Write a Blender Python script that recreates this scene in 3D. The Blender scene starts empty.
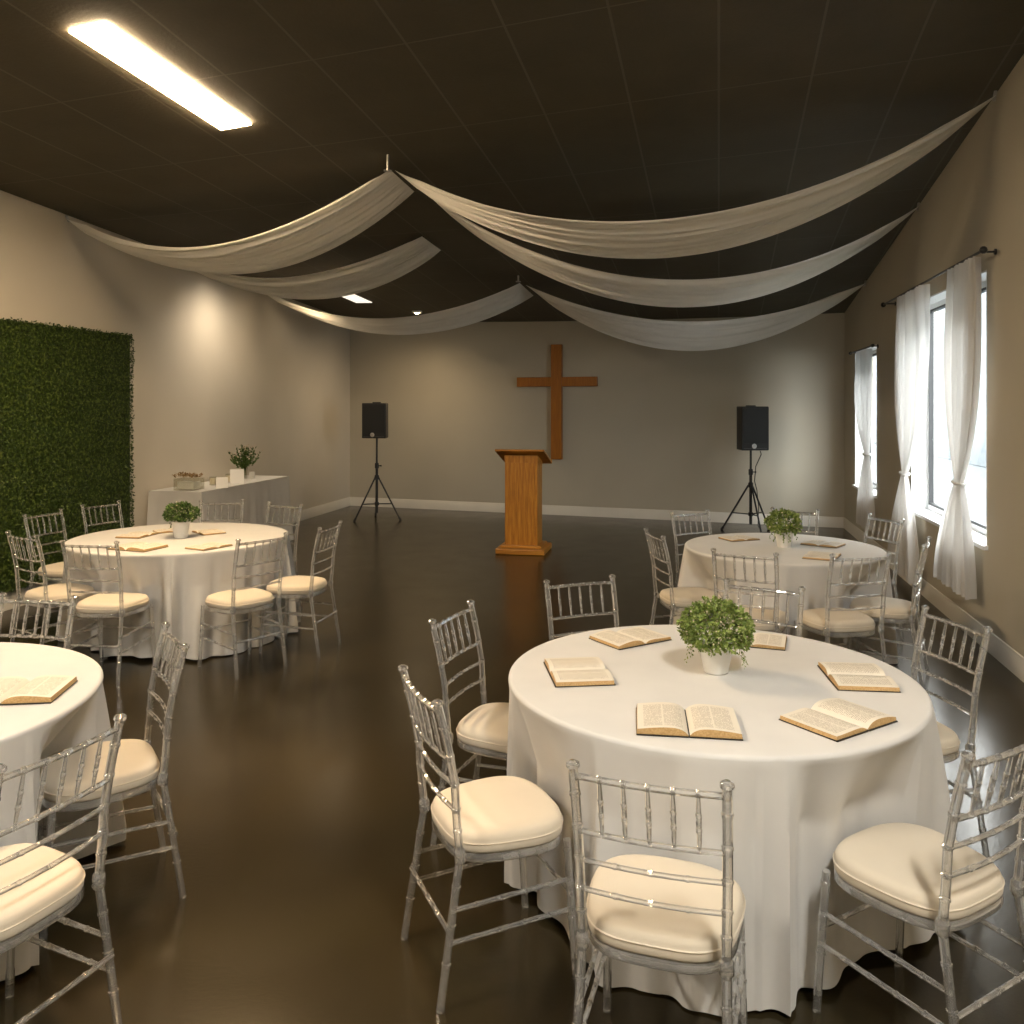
import bpy, math, random
from mathutils import Vector, Matrix
random.seed(7)
PI = math.pi
SC = bpy.context.scene
COL = SC.collection
F, YH, EYE = 860.0, 405.0, 1.8          # focal length (px of 1024), horizon row, eye height

# ------------------------------------------------------------------ materials
def new_mat(name):
    m = bpy.data.materials.new(name); m.use_nodes = True
    nt = m.node_tree; b = nt.nodes['Principled BSDF']
    return m, nt, b

def setp(b, **k):
    for n, v in k.items():
        b.inputs[n.replace('_', ' ')].default_value = v

def coords(nt, kind='Object', scale=(1, 1, 1), rot=(0, 0, 0)):
    tc = nt.nodes.new('ShaderNodeTexCoord'); mp = nt.nodes.new('ShaderNodeMapping')
    mp.inputs['Scale'].default_value = scale; mp.inputs['Rotation'].default_value = rot
    nt.links.new(tc.outputs[kind], mp.inputs[0]); return mp.outputs[0]

def noise(nt, vec, scale, detail=4, rough=.5):
    n = nt.nodes.new('ShaderNodeTexNoise'); n.inputs['Scale'].default_value = scale
    n.inputs['Detail'].default_value = detail; n.inputs['Roughness'].default_value = rough
    nt.links.new(vec, n.inputs['Vector']); return n.outputs['Fac']

def ramp(nt, fac, stops):
    r = nt.nodes.new('ShaderNodeValToRGB'); e = r.color_ramp.elements
    while len(e) < len(stops): e.new(.5)
    for x, (p, c) in zip(e, stops): x.position = p; x.color = (*c, 1)
    nt.links.new(fac, r.inputs[0]); return r.outputs[0]

def bump(nt, b, fac, strength, dist=.01):
    n = nt.nodes.new('ShaderNodeBump'); n.inputs['Strength'].default_value = strength
    n.inputs['Distance'].default_value = dist
    nt.links.new(fac, n.inputs['Height']); nt.links.new(n.outputs[0], b.inputs['Normal'])

def math_n(nt, op, a, b=None, c=None):
    n = nt.nodes.new('ShaderNodeMath'); n.operation = op
    for i, v in enumerate((a, b, c)):
        if v is None: continue
        if isinstance(v, (int, float)): n.inputs[i].default_value = v
        else: nt.links.new(v, n.inputs[i])
    return n.outputs[0]

def noisy(name, c1, c2, scale=6, rough=.6, bs=.1, bscale=80, detail=4, **k):
    m, nt, b = new_mat(name); v = coords(nt)
    nt.links.new(ramp(nt, noise(nt, v, scale, detail), [(.3, c1), (.7, c2)]), b.inputs['Base Color'])
    setp(b, Roughness=rough, **k)
    if bs: bump(nt, b, noise(nt, v, bscale, 3), bs, .004)
    return m

M = {}
M['wall'] = noisy('wall_paint', (.63, .57, .47), (.67, .605, .50), 1.2, .75, .12, 160)
M['wall_back'] = noisy('shaded_olive_wall_paint', (.47, .425, .335), (.50, .455, .36), 1.2, .75, .12, 160)  # wall paint toned darker and olive: weaker light put into the colour
M['base'] = noisy('baseboard_paint', (.72, .68, .60), (.76, .72, .64), 3, .45, .03, 60)
M['white_frame'] = noisy('white_frame_paint', (.78, .79, .79), (.82, .83, .83), 3, .4, .02, 60)
M['dark'] = noisy('black_plastic', (.012, .012, .012), (.018, .017, .016), 20, .5, .1, 300)
M['metal_dark'] = noisy('black_metal', (.012, .012, .012), (.02, .02, .02), 20, .38, .03, 200)
M['steel'] = noisy('brushed_steel', (.45, .43, .40), (.55, .53, .5), 30, .3, .03, 200, Metallic=.9)
M['ceramic'] = noisy('white_ceramic', (.76, .74, .69), (.80, .78, .73), 10, .35, .02, 60)
M['soil'] = noisy('soil', (.03, .02, .012), (.07, .045, .025), 60, .9, .5, 90)
M['gasket'] = noisy('window_gasket', (.012, .013, .014), (.02, .02, .022), 10, .5, .02, 60)

def make_floor():
    m, nt, b = new_mat('polished_dark_concrete'); v = coords(nt)
    n1 = noise(nt, v, 1.3, 4, .5)
    nt.links.new(ramp(nt, n1, [(.28, (.016, .012, .0052)), (.52, (.023, .0175, .0078)), (.75, (.031, .0235, .0105))]), b.inputs['Base Color'])
    n2 = noise(nt, v, 3.1, 6, .6)
    nt.links.new(math_n(nt, 'MULTIPLY_ADD', n2, .12, .165), b.inputs['Roughness'])
    n3 = noise(nt, v, 60, 3, .6); bump(nt, b, n3, .12, .004)
    setp(b, Specular_IOR_Level=.42, Specular_Tint=(1, .88, .68, 1))
    return m
M['floor'] = make_floor()

def make_ceiling():
    m, nt, b = new_mat('dark_painted_ceiling_tiles')
    v = coords(nt, 'Object', rot=(0, 0, .236))
    s = nt.nodes.new('ShaderNodeSeparateXYZ'); nt.links.new(v, s.inputs[0])
    def line(out, size, w):
        f = math_n(nt, 'FRACT', math_n(nt, 'DIVIDE', out, size))
        d = math_n(nt, 'ABSOLUTE', math_n(nt, 'SUBTRACT', f, .5))
        return math_n(nt, 'GREATER_THAN', d, .5 - w / size)
    lx = line(s.outputs[0], .61, .008); ly = line(s.outputs[1], 1.22, .006)
    g = math_n(nt, 'MAXIMUM', lx, ly)
    n = noise(nt, v, 2.2, 6, .6)
    c = ramp(nt, n, [(.3, (.064, .053, .032)), (.7, (.080, .066, .040))])
    mx = nt.nodes.new('ShaderNodeMix'); mx.data_type = 'RGBA'
    nt.links.new(g, mx.inputs['Factor']); nt.links.new(c, mx.inputs[6]); mx.inputs[7].default_value = (.115, .098, .068, 1)
    nt.links.new(mx.outputs[2], b.inputs['Base Color'])
    setp(b, Roughness=.75)
    n5 = noise(nt, v, 45, 3)
    h = math_n(nt, 'MULTIPLY_ADD', g, 2.0, n5); bump(nt, b, h, .35, .006)
    return m
M['ceiling'] = make_ceiling()

def wood(name, c1, c2, c3, vert='Z'):
    m, nt, b = new_mat(name)
    sc = (16, 16, 1.1) if vert == 'Z' else (1.1, 16, 16)
    v = coords(nt, scale=sc)
    n = noise(nt, v, 3.2, 7, .62)
    nt.links.new(ramp(nt, n, [(.32, c1), (.5, c2), (.68, c3)]), b.inputs['Base Color'])
    setp(b, Roughness=.42); bump(nt, b, n, .12, .003)
    return m
M['oak'] = wood('orange_oak', (.30, .105, .007), (.45, .175, .013), (.57, .255, .03))
M['oak_h'] = wood('orange_oak_flat', (.30, .105, .007), (.45, .175, .013), (.57, .255, .03), 'X')
M['cross'] = wood('cross_timber', (.31, .098, .003), (.36, .118, .004), (.43, .15, .007))

def fabric(name, c, bs=.25, trans=.0, sheer=.0, wav=400, rough=.9, crease=0):
    m, nt, b = new_mat(name); v = coords(nt)
    n = noise(nt, v, wav, 2); n2 = noise(nt, v, 5, 3)
    c2 = tuple(x * .94 for x in c)
    nt.links.new(ramp(nt, n2, [(.3, c2), (.7, c)]), b.inputs['Base Color'])
    setp(b, Roughness=rough, Sheen_Weight=.15, Specular_IOR_Level=.2)
    bump(nt, b, n, bs, .002)
    if trans or sheer:
        out = nt.nodes['Material Output']
        tl = nt.nodes.new('ShaderNodeBsdfTranslucent'); tl.inputs[0].default_value = (*c, 1)
        mx = nt.nodes.new('ShaderNodeMixShader'); mx.inputs[0].default_value = trans
        nt.links.new(b.outputs[0], mx.inputs[1]); nt.links.new(tl.outputs[0], mx.inputs[2])
        last = mx.outputs[0]
        if sheer:
            tr = nt.nodes.new('ShaderNodeBsdfTransparent')
            m2 = nt.nodes.new('ShaderNodeMixShader'); m2.inputs[0].default_value = sheer
            nt.links.new(last, m2.inputs[1]); nt.links.new(tr.outputs[0], m2.inputs[2]); last = m2.outputs[0]
        nt.links.new(last, out.inputs[0])
    return m
M['cloth'] = fabric('white_table_linen', (.645, .62, .58))
M['drape'] = fabric('sheer_ceiling_drape', (.92, .89, .83), .1, .28, .02)
M['curtain'] = fabric('sheer_curtain', (.82, .80, .77), .1, .45, .12)
M['cushion'] = fabric('ivory_cushion', (.64, .555, .43), .2)

def make_acrylic():
    m, nt, b = new_mat('clear_acrylic')
    out = nt.nodes['Material Output']
    setp(b, Base_Color=(1, 1, 1, 1), Roughness=.02, IOR=1.45, Transmission_Weight=1.0)
    v = coords(nt); bump(nt, b, noise(nt, v, 40, 1), .08, .002)
    tr = nt.nodes.new('ShaderNodeBsdfTransparent'); tr.inputs[0].default_value = (.97, .97, .96, 1)
    df = nt.nodes.new('ShaderNodeBsdfDiffuse'); df.inputs[0].default_value = (.93, .93, .92, 1)
    gl = nt.nodes.new('ShaderNodeBsdfGlossy'); gl.inputs['Roughness'].default_value = .09
    gl.inputs[0].default_value = (1, 1, 1, 1)
    a = nt.nodes.new('ShaderNodeMixShader'); a.inputs[0].default_value = .33
    nt.links.new(b.outputs[0], a.inputs[1]); nt.links.new(tr.outputs[0], a.inputs[2])
    c = nt.nodes.new('ShaderNodeMixShader'); c.inputs[0].default_value = .10
    nt.links.new(a.outputs[0], c.inputs[1]); nt.links.new(df.outputs[0], c.inputs[2])
    lw = nt.nodes.new('ShaderNodeLayerWeight'); lw.inputs[0].default_value = .4
    d = nt.nodes.new('ShaderNodeMixShader')
    nt.links.new(math_n(nt, 'MULTIPLY', lw.outputs['Facing'], .95), d.inputs[0])
    nt.links.new(c.outputs[0], d.inputs[1]); nt.links.new(gl.outputs[0], d.inputs[2])
    nt.links.new(d.outputs[0], out.inputs[0])
    return m
M['acrylic'] = make_acrylic()

def make_glass(name, tint):
    m, nt, b = new_mat(name); out = nt.nodes['Material Output']
    tr = nt.nodes.new('ShaderNodeBsdfTransparent'); tr.inputs[0].default_value = (*tint, 1)
    gl = nt.nodes.new('ShaderNodeBsdfGlossy'); gl.inputs['Roughness'].default_value = .02
    fr = nt.nodes.new('ShaderNodeLayerWeight'); fr.inputs[0].default_value = .12
    mx = nt.nodes.new('ShaderNodeMixShader')
    nt.links.new(math_n(nt, 'MULTIPLY', fr.outputs['Facing'], .25), mx.inputs[0]); nt.links.new(tr.outputs[0], mx.inputs[1]); nt.links.new(gl.outputs[0], mx.inputs[2])
    nt.links.new(mx.outputs[0], out.inputs[0]); return m
M['glass'] = make_glass('window_glass', (.90, .93, .95))
M['votive'] = make_glass('votive_glass', (.93, .93, .9))

def leafy(name, c1, c2, c3, sc=40):
    m, nt, b = new_mat(name); v = coords(nt)
    n = noise(nt, v, sc, 1)
    nt.links.new(ramp(nt, n, [(.32, c1), (.52, c2), (.72, c3)]), b.inputs['Base Color'])
    setp(b, Roughness=.5, Specular_IOR_Level=.3)
    return m
M['leaf_wall'] = leafy('green_wall_leaves', (.012, .026, .004), (.038, .066, .010), (.13, .17, .035), 34)
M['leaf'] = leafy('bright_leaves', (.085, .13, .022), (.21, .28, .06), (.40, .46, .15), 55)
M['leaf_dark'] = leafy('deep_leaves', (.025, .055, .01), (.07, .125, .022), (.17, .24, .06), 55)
M['bud'] = noisy('pale_buds', (.62, .50, .36), (.72, .62, .50), 30, .6, 0)
M['dried'] = noisy('dried_flowers', (.22, .12, .04), (.5, .34, .16), 40, .8, 0)
M['cover'] = noisy('black_leather', (.010, .009, .008), (.02, .016, .014), 40, .5, .3, 300)
M['wax'] = noisy('candle_wax', (.75, .66, .5), (.8, .72, .58), 20, .5, 0)

def emit(name, c, s):
    m, nt, b = new_mat(name)
    setp(b, Base_Color=(.8, .8, .8, 1), Roughness=.6, Emission_Color=(*c, 1), Emission_Strength=s); return m

def make_page():
    m, nt, b = new_mat('printed_page')
    tc = nt.nodes.new('ShaderNodeTexCoord'); s = nt.nodes.new('ShaderNodeSeparateXYZ')
    nt.links.new(tc.outputs['UV'], s.inputs[0]); u, v = s.outputs[0], s.outputs[1]
    ln = math_n(nt, 'LESS_THAN', math_n(nt, 'FRACT', math_n(nt, 'MULTIPLY', v, 34)), .5)
    cb = nt.nodes.new('ShaderNodeCombineXYZ')
    nt.links.new(math_n(nt, 'MULTIPLY', u, 30), cb.inputs[0])
    nt.links.new(math_n(nt, 'MULTIPLY', math_n(nt, 'FLOOR', math_n(nt, 'MULTIPLY', v, 34)), 7.3), cb.inputs[1])
    w = math_n(nt, 'GREATER_THAN', noise(nt, cb.outputs[0], 1.6, 1), .44)
    mu = math_n(nt, 'LESS_THAN', math_n(nt, 'ABSOLUTE', math_n(nt, 'SUBTRACT', u, .5)), .39)
    mv = math_n(nt, 'LESS_THAN', math_n(nt, 'ABSOLUTE', math_n(nt, 'SUBTRACT', v, .5)), .42)
    gap = math_n(nt, 'GREATER_THAN', math_n(nt, 'ABSOLUTE', math_n(nt, 'SUBTRACT', u, .5)), .018)
    k = math_n(nt, 'MULTIPLY', ln, w)
    for q in (mu, mv, gap): k = math_n(nt, 'MULTIPLY', k, q)
    mx = nt.nodes.new('ShaderNodeMix'); mx.data_type = 'RGBA'
    nt.links.new(k, mx.inputs['Factor']); mx.inputs[6].default_value = (.72, .65, .53, 1); mx.inputs[7].default_value = (.44, .37, .28, 1)
    nt.links.new(mx.outputs[2], b.inputs['Base Color']); setp(b, Roughness=.7)
    return m
M['page'] = make_page()
M['edge'] = noisy('tan_page_edge', (.42, .25, .09), (.58, .38, .17), 200, .6, 0)

# ------------------------------------------------------------------ mesh helpers
class MB:
    def __init__(s): s.v = []; s.f = []; s.uv = {}; s.mi = []
    def add(s, vs, fs, mi=0):
        b = len(s.v); s.v += [tuple(p) for p in vs]
        for f in fs: s.f.append(tuple(b + i for i in f)); s.mi.append(mi)
        return b
    def box(s, c, d, rot=0, mi=0):
        cx, cy, cz = c; hx, hy, hz = d[0] / 2, d[1] / 2, d[2] / 2
        vs = []
        for z in (-hz, hz):
            for x, y in ((-hx, -hy), (hx, -hy), (hx, hy), (-hx, hy)):
                vs.append((cx + x * math.cos(rot) - y * math.sin(rot), cy + x * math.sin(rot) + y * math.cos(rot), cz + z))
        s.add(vs, [(3, 2, 1, 0), (4, 5, 6, 7), (0, 1, 5, 4), (1, 2, 6, 5), (2, 3, 7, 6), (3, 0, 4, 7)], mi)
    def hexa(s, vs, mi=0):   # 8 corners: 4 bottom, 4 top, same order
        s.add(vs, [(3, 2, 1, 0), (4, 5, 6, 7), (0, 1, 5, 4), (1, 2, 6, 5), (2, 3, 7, 6), (3, 0, 4, 7)], mi)
    def tube(s, pts, rad, n=8, caps=True, mi=0):
        pts = [Vector(p) for p in pts]
        if not isinstance(rad, (list, tuple)): rad = [rad] * len(pts)
        t0 = (pts[1] - pts[0]).normalized()
        ref = Vector((0, 0, 1)) if abs(t0.z) < .9 else Vector((0, 1, 0))
        a = t0.cross(ref).normalized(); vs = []
        for i, p in enumerate(pts):
            t = (pts[min(i + 1, len(pts) - 1)] - pts[max(i - 1, 0)]).normalized()
            a = (a - t * a.dot(t)).normalized(); b = t.cross(a)
            for k in range(n):
                an = 2 * PI * k / n
                vs.append(p + (a * math.cos(an) + b * math.sin(an)) * rad[i])
        fs = [(i * n + k, i * n + (k + 1) % n, (i + 1) * n + (k + 1) % n, (i + 1) * n + k) for i in range(len(pts) - 1) for k in range(n)]
        if caps: fs += [tuple(range(n))[::-1], tuple((len(pts) - 1) * n + k for k in range(n))]
        s.add(vs, fs, mi)
    def lathe(s, prof, n=32, c=(0, 0, 0), mi=0):   # prof (r,z) bottom to top
        vs = []
        for r, z in prof:
            for k in range(n):
                an = 2 * PI * k / n; vs.append((c[0] + r * math.cos(an), c[1] + r * math.sin(an), c[2] + z))
        fs = [(i * n + k, i * n + (k + 1) % n, (i + 1) * n + (k + 1) % n, (i + 1) * n + k) for i in range(len(prof) - 1) for k in range(n)]
        if prof[0][0] > 1e-4: fs.append(tuple(range(n))[::-1])
        if prof[-1][0] > 1e-4: fs.append(tuple((len(prof) - 1) * n + k for k in range(n)))
        s.add(vs, fs, mi)
    def grid(s, pts, mi=0, close=False):   # pts[i][j]
        n, m = len(pts), len(pts[0]); vs = [p for r in pts for p in r]
        fs = []
        for i in range(n - 1):
            for j in range(m if close else m - 1):
                fs.append((i * m + j, i * m + (j + 1) % m, (i + 1) * m + (j + 1) % m, (i + 1) * m + j))
        return s.add(vs, fs, mi)
    def mesh(s, name, mats, smooth=35, bevel=0):
        me = bpy.data.meshes.new(name); me.from_pydata(s.v, [], s.f)
        for mm in (mats if isinstance(mats, (list, tuple)) else [mats]): me.materials.append(mm)
        for p, i in zip(me.polygons, s.mi): p.material_index = i
        me.validate(); me.update()
        if smooth:
            me.polygons.foreach_set('use_smooth', [True] * len(me.polygons))
            me.set_sharp_from_angle(angle=math.radians(smooth))
        return me
    def build(s, name, mats, parent=None, smooth=35, bevel=0):
        o = bpy.data.objects.new(name, s.mesh(name, mats, smooth)); COL.objects.link(o)
        if parent: o.parent = parent
        if bevel:
            b = o.modifiers.new('bevel', 'BEVEL'); b.width = bevel; b.segments = 2; b.limit_method = 'ANGLE'
        return o

def tag(o, label=None, cat=None, group=None, kind=None):
    if label: o['label'] = label
    if cat: o['category'] = cat
    if group: o['group'] = group
    if kind: o['kind'] = kind
    return o
def empty(name, loc, rz=0, **k):
    o = bpy.data.objects.new(name, None); COL.objects.link(o); o.location = loc; o.rotation_euler = (0, 0, rz)
    o.empty_display_size = .1
    return tag(o, **k)
def part(name, me, parent):
    o = bpy.data.objects.new(name, me); COL.objects.link(o); o.parent = parent; return o
def copy_tree(o, parent=None):
    c = o.copy(); COL.objects.link(c)
    if parent: c.parent = parent
    for ch in list(o.children): copy_tree(ch, c)
    return c
def struct(o): o['kind'] = 'structure'; return o

# ------------------------------------------------------------------ room frame
SL, SR = .196, .219
def xl(y): return -4.45 + SL * (y - 7.48)
def xr(y): return 3.44 + SR * (y - 6.06)
BL = (-2.90, 15.40); BR = (4.87, 12.59)
def yb(x): return BL[1] + (BR[1] - BL[1]) / (BR[0] - BL[0]) * (x - BL[0])
def ceil_h(x, y):
    hl = 3.67 - .0462 * (y - 7.48); hr = 4.035 - .1355 * (y - 6.06)
    t = (x - xl(y)) / (xr(y) - xl(y)); return hl + (hr - hl) * t
def on_ceiling(px, py):
    """where the sight line through a picture point meets the sloping ceiling"""
    a, b = 1.0, 16.0
    for _ in range(50):
        y = (a + b) / 2; x = (px - 512) / F * y; h = EYE + (YH - py) / F * y
        if h > ceil_h(x, y): b = y
        else: a = y
    return Vector((x, y, ceil_h(x, y)))
def table_pt(px, py, h=.765):
    y = F * (EYE - h) / (py - YH); return Vector(((px - 512) / F * y, y, h))

Y0 = -3.0
b = MB(); b.add([(xl(Y0) - .6, Y0 - .3, 0), (xr(Y0) + .6, Y0 - .3, 0), (xr(12.59) + 1.0, 16.5, 0), (xl(15.4) - 1.5, 16.5, 0)], [(0, 1, 2, 3)])
struct(b.build('floor', M['floor']))
# ceiling: gently warped sheet between the two side walls
b = MB(); rows = []
N = 40
for i in range(N + 1):
    y = Y0 - .3 + (16.2 - Y0) * i / N
    rows.append([Vector((xl(y) - .1 + (xr(y) - xl(y) + .2) * j / 16, y, ceil_h(xl(y) - .1 + (xr(y) - xl(y) + .2) * j / 16, y))) for j in range(17)])
b.grid(rows); struct(b.build('ceiling', M['ceiling']))
def slab(p, q, off, h0, h1, b, n=None):
    d = Vector((q[0] - p[0], q[1] - p[1])).normalized(); nn = Vector((d.y, -d.x)) * off
    b.hexa([(p[0], p[1], h0), (q[0], q[1], h0), (q[0] + nn.x, q[1] + nn.y, h0), (p[0] + nn.x, p[1] + nn.y, h0),
            (p[0], p[1], h1), (q[0], q[1], h1), (q[0] + nn.x, q[1] + nn.y, h1), (p[0] + nn.x, p[1] + nn.y, h1)])
LW0 = (xl(Y0 - .2), Y0 - .2); RW0 = (xr(Y0 - .2), Y0 - .2)
b = MB(); slab(LW0, BL, -.2, 0, 4.6, b); struct(b.build('wall_left', M['wall'], smooth=0))
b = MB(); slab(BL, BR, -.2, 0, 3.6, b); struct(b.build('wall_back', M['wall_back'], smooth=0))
b = MB(); slab((LW0[0], Y0), (RW0[0], Y0), .2, 0, 5.6, b); struct(b.build('wall_front', M['wall'], smooth=0))
# right wall with two deep window openings; u runs along the wall, v outward
RD = Vector((SR, 1, 0)).normalized(); RN = Vector((RD.y, -RD.x, 0))
def rw(y, v, h):       # y = room depth of the point on the wall face
    return Vector((xr(y), y, h)) + RN * v
W1 = (6.34, 8.62, .73, 2.80); W2 = (10.30, 11.75, .68, 2.53)
b = MB(); T = .24
def rwbox(b, y0, y1, v0, v1, h0, h1, mi=0):
    b.hexa([rw(y0, v1, h0), rw(y1, v1, h0), rw(y1, v0, h0), rw(y0, v0, h0), rw(y0, v1, h1), rw(y1, v1, h1), rw(y1, v0, h1), rw(y0, v0, h1)], mi)
ys = [Y0 - .2, W1[0], W1[1], W2[0], W2[1], 12.59]
rwbox(b, ys[0], ys[1], 0, T, 0, 5.4)
rwbox(b, ys[1], ys[2], 0, T, 0, W1[2]); rwbox(b, ys[1], ys[2], 0, T, W1[3], 4.6)
rwbox(b, ys[2], ys[3], 0, T, 0, 4.4)
rwbox(b, ys[3], ys[4], 0, T, 0, W2[2]); rwbox(b, ys[3], ys[4], 0, T, W2[3], 4.0)
rwbox(b, ys[4], ys[5], 0, T, 0, 3.9)
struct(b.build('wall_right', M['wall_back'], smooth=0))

def baseboard(name, p, q, side):
    d = Vector((q[0] - p[0], q[1] - p[1], 0)); L = d.length; d.normalize(); n = Vector((d.y, -d.x, 0)) * side
    prof = [(0.001, 0), (.016, 0), (.016, .115), (.011, .128), (.008, .15), (.001, .155)]
    b = MB(); P = Vector((p[0], p[1], 0)); Q = Vector((q[0], q[1], 0))
    b.grid([[P + n * a + Vector((0, 0, h)) for a, h in prof], [Q + n * a + Vector((0, 0, h)) for a, h in prof]])
    struct(b.build(name, M['base']))
baseboard('baseboard_left', LW0, BL, 1)
baseboard('baseboard_back', BL, BR, 1)
baseboard('baseboard_right', RW0, BR, -1)

def window(n, W, mull):
    y0, y1, h0, h1 = W
    root = struct(empty(f'window_{n}', rw((y0 + y1) / 2, .16, h0)))
    def P(name, b, mats, smooth=0, bevel=0):
        o = b.build(name, mats, None, smooth, bevel); o.parent = root; o.matrix_parent_inverse = Matrix.Translation(-root.location); o['kind'] = 'structure'; return o
    e = .001
    b = MB()   # white reveal lining
    rwbox(b, y0 + e, y0 + .015, .0, .2, h0 + e, h1 - e); rwbox(b, y1 - .015, y1 - e, .0, .2, h0 + e, h1 - e)
    rwbox(b, y0 + .015, y1 - .015, .0, .2, h1 - .015, h1 - e)
    P('reveal', b, M['white_frame'])
    b = MB(); rwbox(b, y0 - .03, y1 + .03, -.035, .2, h0 + e, h0 + .035); P('sill', b, M['white_frame'], bevel=.005)
    b = MB()
    f = .05
    for a0, a1, c0, c1 in ((y0 + .015, y0 + .015 + f, h0 + .035, h1 - .015), (y1 - .015 - f, y1 - .015, h0 + .035, h1 - .015),
                           (y0 + .015 + f, y1 - .015 - f, h0 + .035, h0 + .035 + f), (y0 + .015 + f, y1 - .015 - f, h1 - .015 - f, h1 - .015)):
        rwbox(b, a0, a1, .15, .2, c0, c1)
    P('frame', b, M['white_frame'])
    b = MB(); g = .022; Y, Z = y0 + .015 + f, y1 - .015 - f; A, B = h0 + .035 + f, h1 - .015 - f
    segs = [(Y, Z)] if not mull else [(Y, Y + (Z - Y) * mull - .03), (Y + (Z - Y) * mull + .03, Z)]
    for s0, s1 in segs:
        rwbox(b, s0, s0 + g, .145, .19, A, B); rwbox(b, s1 - g, s1, .145, .19, A, B)
        rwbox(b, s0 + g, s1 - g, .145, .19, A, A + g); rwbox(b, s0 + g, s1 - g, .145, .19, B - g, B)
    P('gasket', b, M['gasket'])
    if mull:
        b = MB(); c = Y + (Z - Y) * mull; rwbox(b, c - .03, c + .03, .14, .2, A, B); P('mullion', b, M['white_frame'])
    b = MB(); rwbox(b, Y + g, Z - g, .168, .174, A + g, B - g); P('pane', b, M['glass'])
    # sky portal just outside the pane
    ld = bpy.data.lights.new('portal', 'AREA'); ld.shape = 'RECTANGLE'; ld.size = (y1 - y0) * 1.02; ld.size_y = h1 - h0
    ld.cycles.is_portal = True
    lo = bpy.data.objects.new('sky_portal', ld); COL.objects.link(lo)
    lo.matrix_world = Matrix.Translation(rw((y0 + y1) / 2, .23, (h0 + h1) / 2)) @ Matrix(((RD.x, 0, RN.x, 0), (RD.y, 0, RN.y, 0), (0, 1, 0, 0), (0, 0, 0, 1)))
window(1, W1, 0); window(2, W2, 0)

# pale rendered wall of the neighbouring building, seen through the panes
b = MB(); b.hexa([rw(4, 6.3, 0), rw(60, 6.3, 0), rw(60, 6, 0), rw(4, 6, 0), rw(4, 6.3, 7), rw(60, 6.3, 7), rw(60, 6, 7), rw(4, 6, 7)])
M['outside'] = noisy('pale_outside_render', (.055, .066, .071), (.064, .075, .080), .4, .9, .1, 20)
struct(b.build('wall_outside', M['outside'], smooth=0))
b = MB(); b.add([rw(-2, .3, -.02), rw(62, .3, -.02), rw(62, 30, -.02), rw(-2, 30, -.02)], [(3, 2, 1, 0)])
struct(b.build('ground_outside', M['outside'], smooth=0))
# ------------------------------------------------------------------ curtains
def curtain(name, y_top, y_tie, y_bot, h_top, h_tie, h_bot, bulge, label, seed, v0=-.11, npl=9, group=None):
    """y_* = (near edge, far edge) along the wall at the top, tie and bottom"""
    rnd = random.Random(seed); ph = [rnd.uniform(0, 6.28) for _ in range(6)]
    rows = []; NU, NV = 90, 60
    for i in range(NV + 1):
        s = i / NV; h = h_top + (h_bot - h_top) * s
        st = (h_top - h_tie) / (h_top - h_bot)
        if s < st:
            k = s / st; e = k ** 3.2; a = y_top[0] + (y_tie[0] - y_top[0]) * e; c = y_top[1] + (y_tie[1] - y_top[1]) * e
            bb = bulge * math.sin(PI * k) ** 1.2; c += bb; a -= bb * .2
            amp = .03 * (1 - .55 * e)
        else:
            k = (s - st) / (1 - st); e = 1 - (1 - k) ** 1.8; a = y_tie[0] + (y_bot[0] - y_tie[0]) * e; c = y_tie[1] + (y_bot[1] - y_tie[1]) * e
            amp = .014 + .026 * e
        row = []
        for j in range(NU + 1):
            u = j / NU; y = a + (c - a) * u
            v = v0 + amp * (math.sin(2 * PI * npl * u + ph[0] + .6 * math.sin(3 * s + ph[1])) + .45 * math.sin(2 * PI * npl * 2.3 * u + ph[2] + s))
            row.append(rw(y, v, h))
        rows.append(row)
    root = empty(name, rw(sum(y_top) / 2, v0, h_bot), label=label, cat='curtain', group=group)
    def add(nm, b, mat, sm=60):
        o = b.build(nm, mat, None, sm); o.parent = root; o.matrix_parent_inverse = Matrix.Translation(-root.location); return o
    b = MB(); b.grid(rows); add('curtain_fabric', b, M['curtain'], 80)
    b = MB(); cy = sum(y_tie) / 2; hw = (y_tie[1] - y_tie[0]) / 2 + .012
    pts = [rw(cy + hw * math.cos(t * PI / 12), v0 + .042 * math.sin(t * PI / 12), h_tie + .01 * math.cos(t * PI / 12)) for t in range(25)]
    b.tube(pts, .011, 6, False); add('tieback', b, M['curtain'])
    return root
curtain('curtain', (7.62, 8.62), (8.33, 8.47), (7.95, 9.05), 2.875, 1.13, .13, .18, 'white sheer curtain tied back at the far side of the large window', 3)
curtain('curtain', (6.17, 6.85), (6.56, 6.70), (6.32, 7.15), 2.875, 1.2, .36, .12, 'white sheer curtain tied back at the near side of the large window', 5)
curtain('curtain', (10.35, 11.0), (10.42, 10.54), (10.25, 10.95), 2.48, 1.2, .30, .2, 'narrow sheer curtain tied back at the small far window', 8, v0=-.08, npl=6)
def rod(y0, y1, h, v, label, fin):
    root = empty('curtain_rod', rw((y0 + y1) / 2, v, h), label=label, cat='curtain rod')
    def add(nm, b):
        o = b.build(nm, M['metal_dark'], None, 40); o.parent = root; o.matrix_parent_inverse = Matrix.Translation(-root.location)
    b = MB(); b.tube([rw(y0, v, h), rw(y1, v, h)], .010, 10); add('rod', b)
    for y, s in ((y0, -1), (y1, 1)):
        b = MB(); b.tube([rw(y + s * t, v, h) for t in (0, .01, .03, .05, .06)], [.012, .022, fin, .02, .006], 10); add('finial', b)
        b = MB(); b.tube([rw(y - s * .06, v, h), rw(y - s * .06, -.002, h)], .007, 8)
        b.tube([rw(y - s * .06, -.012, h), rw(y - s * .06, -.001, h)], .022, 12); add('bracket', b)
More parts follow.
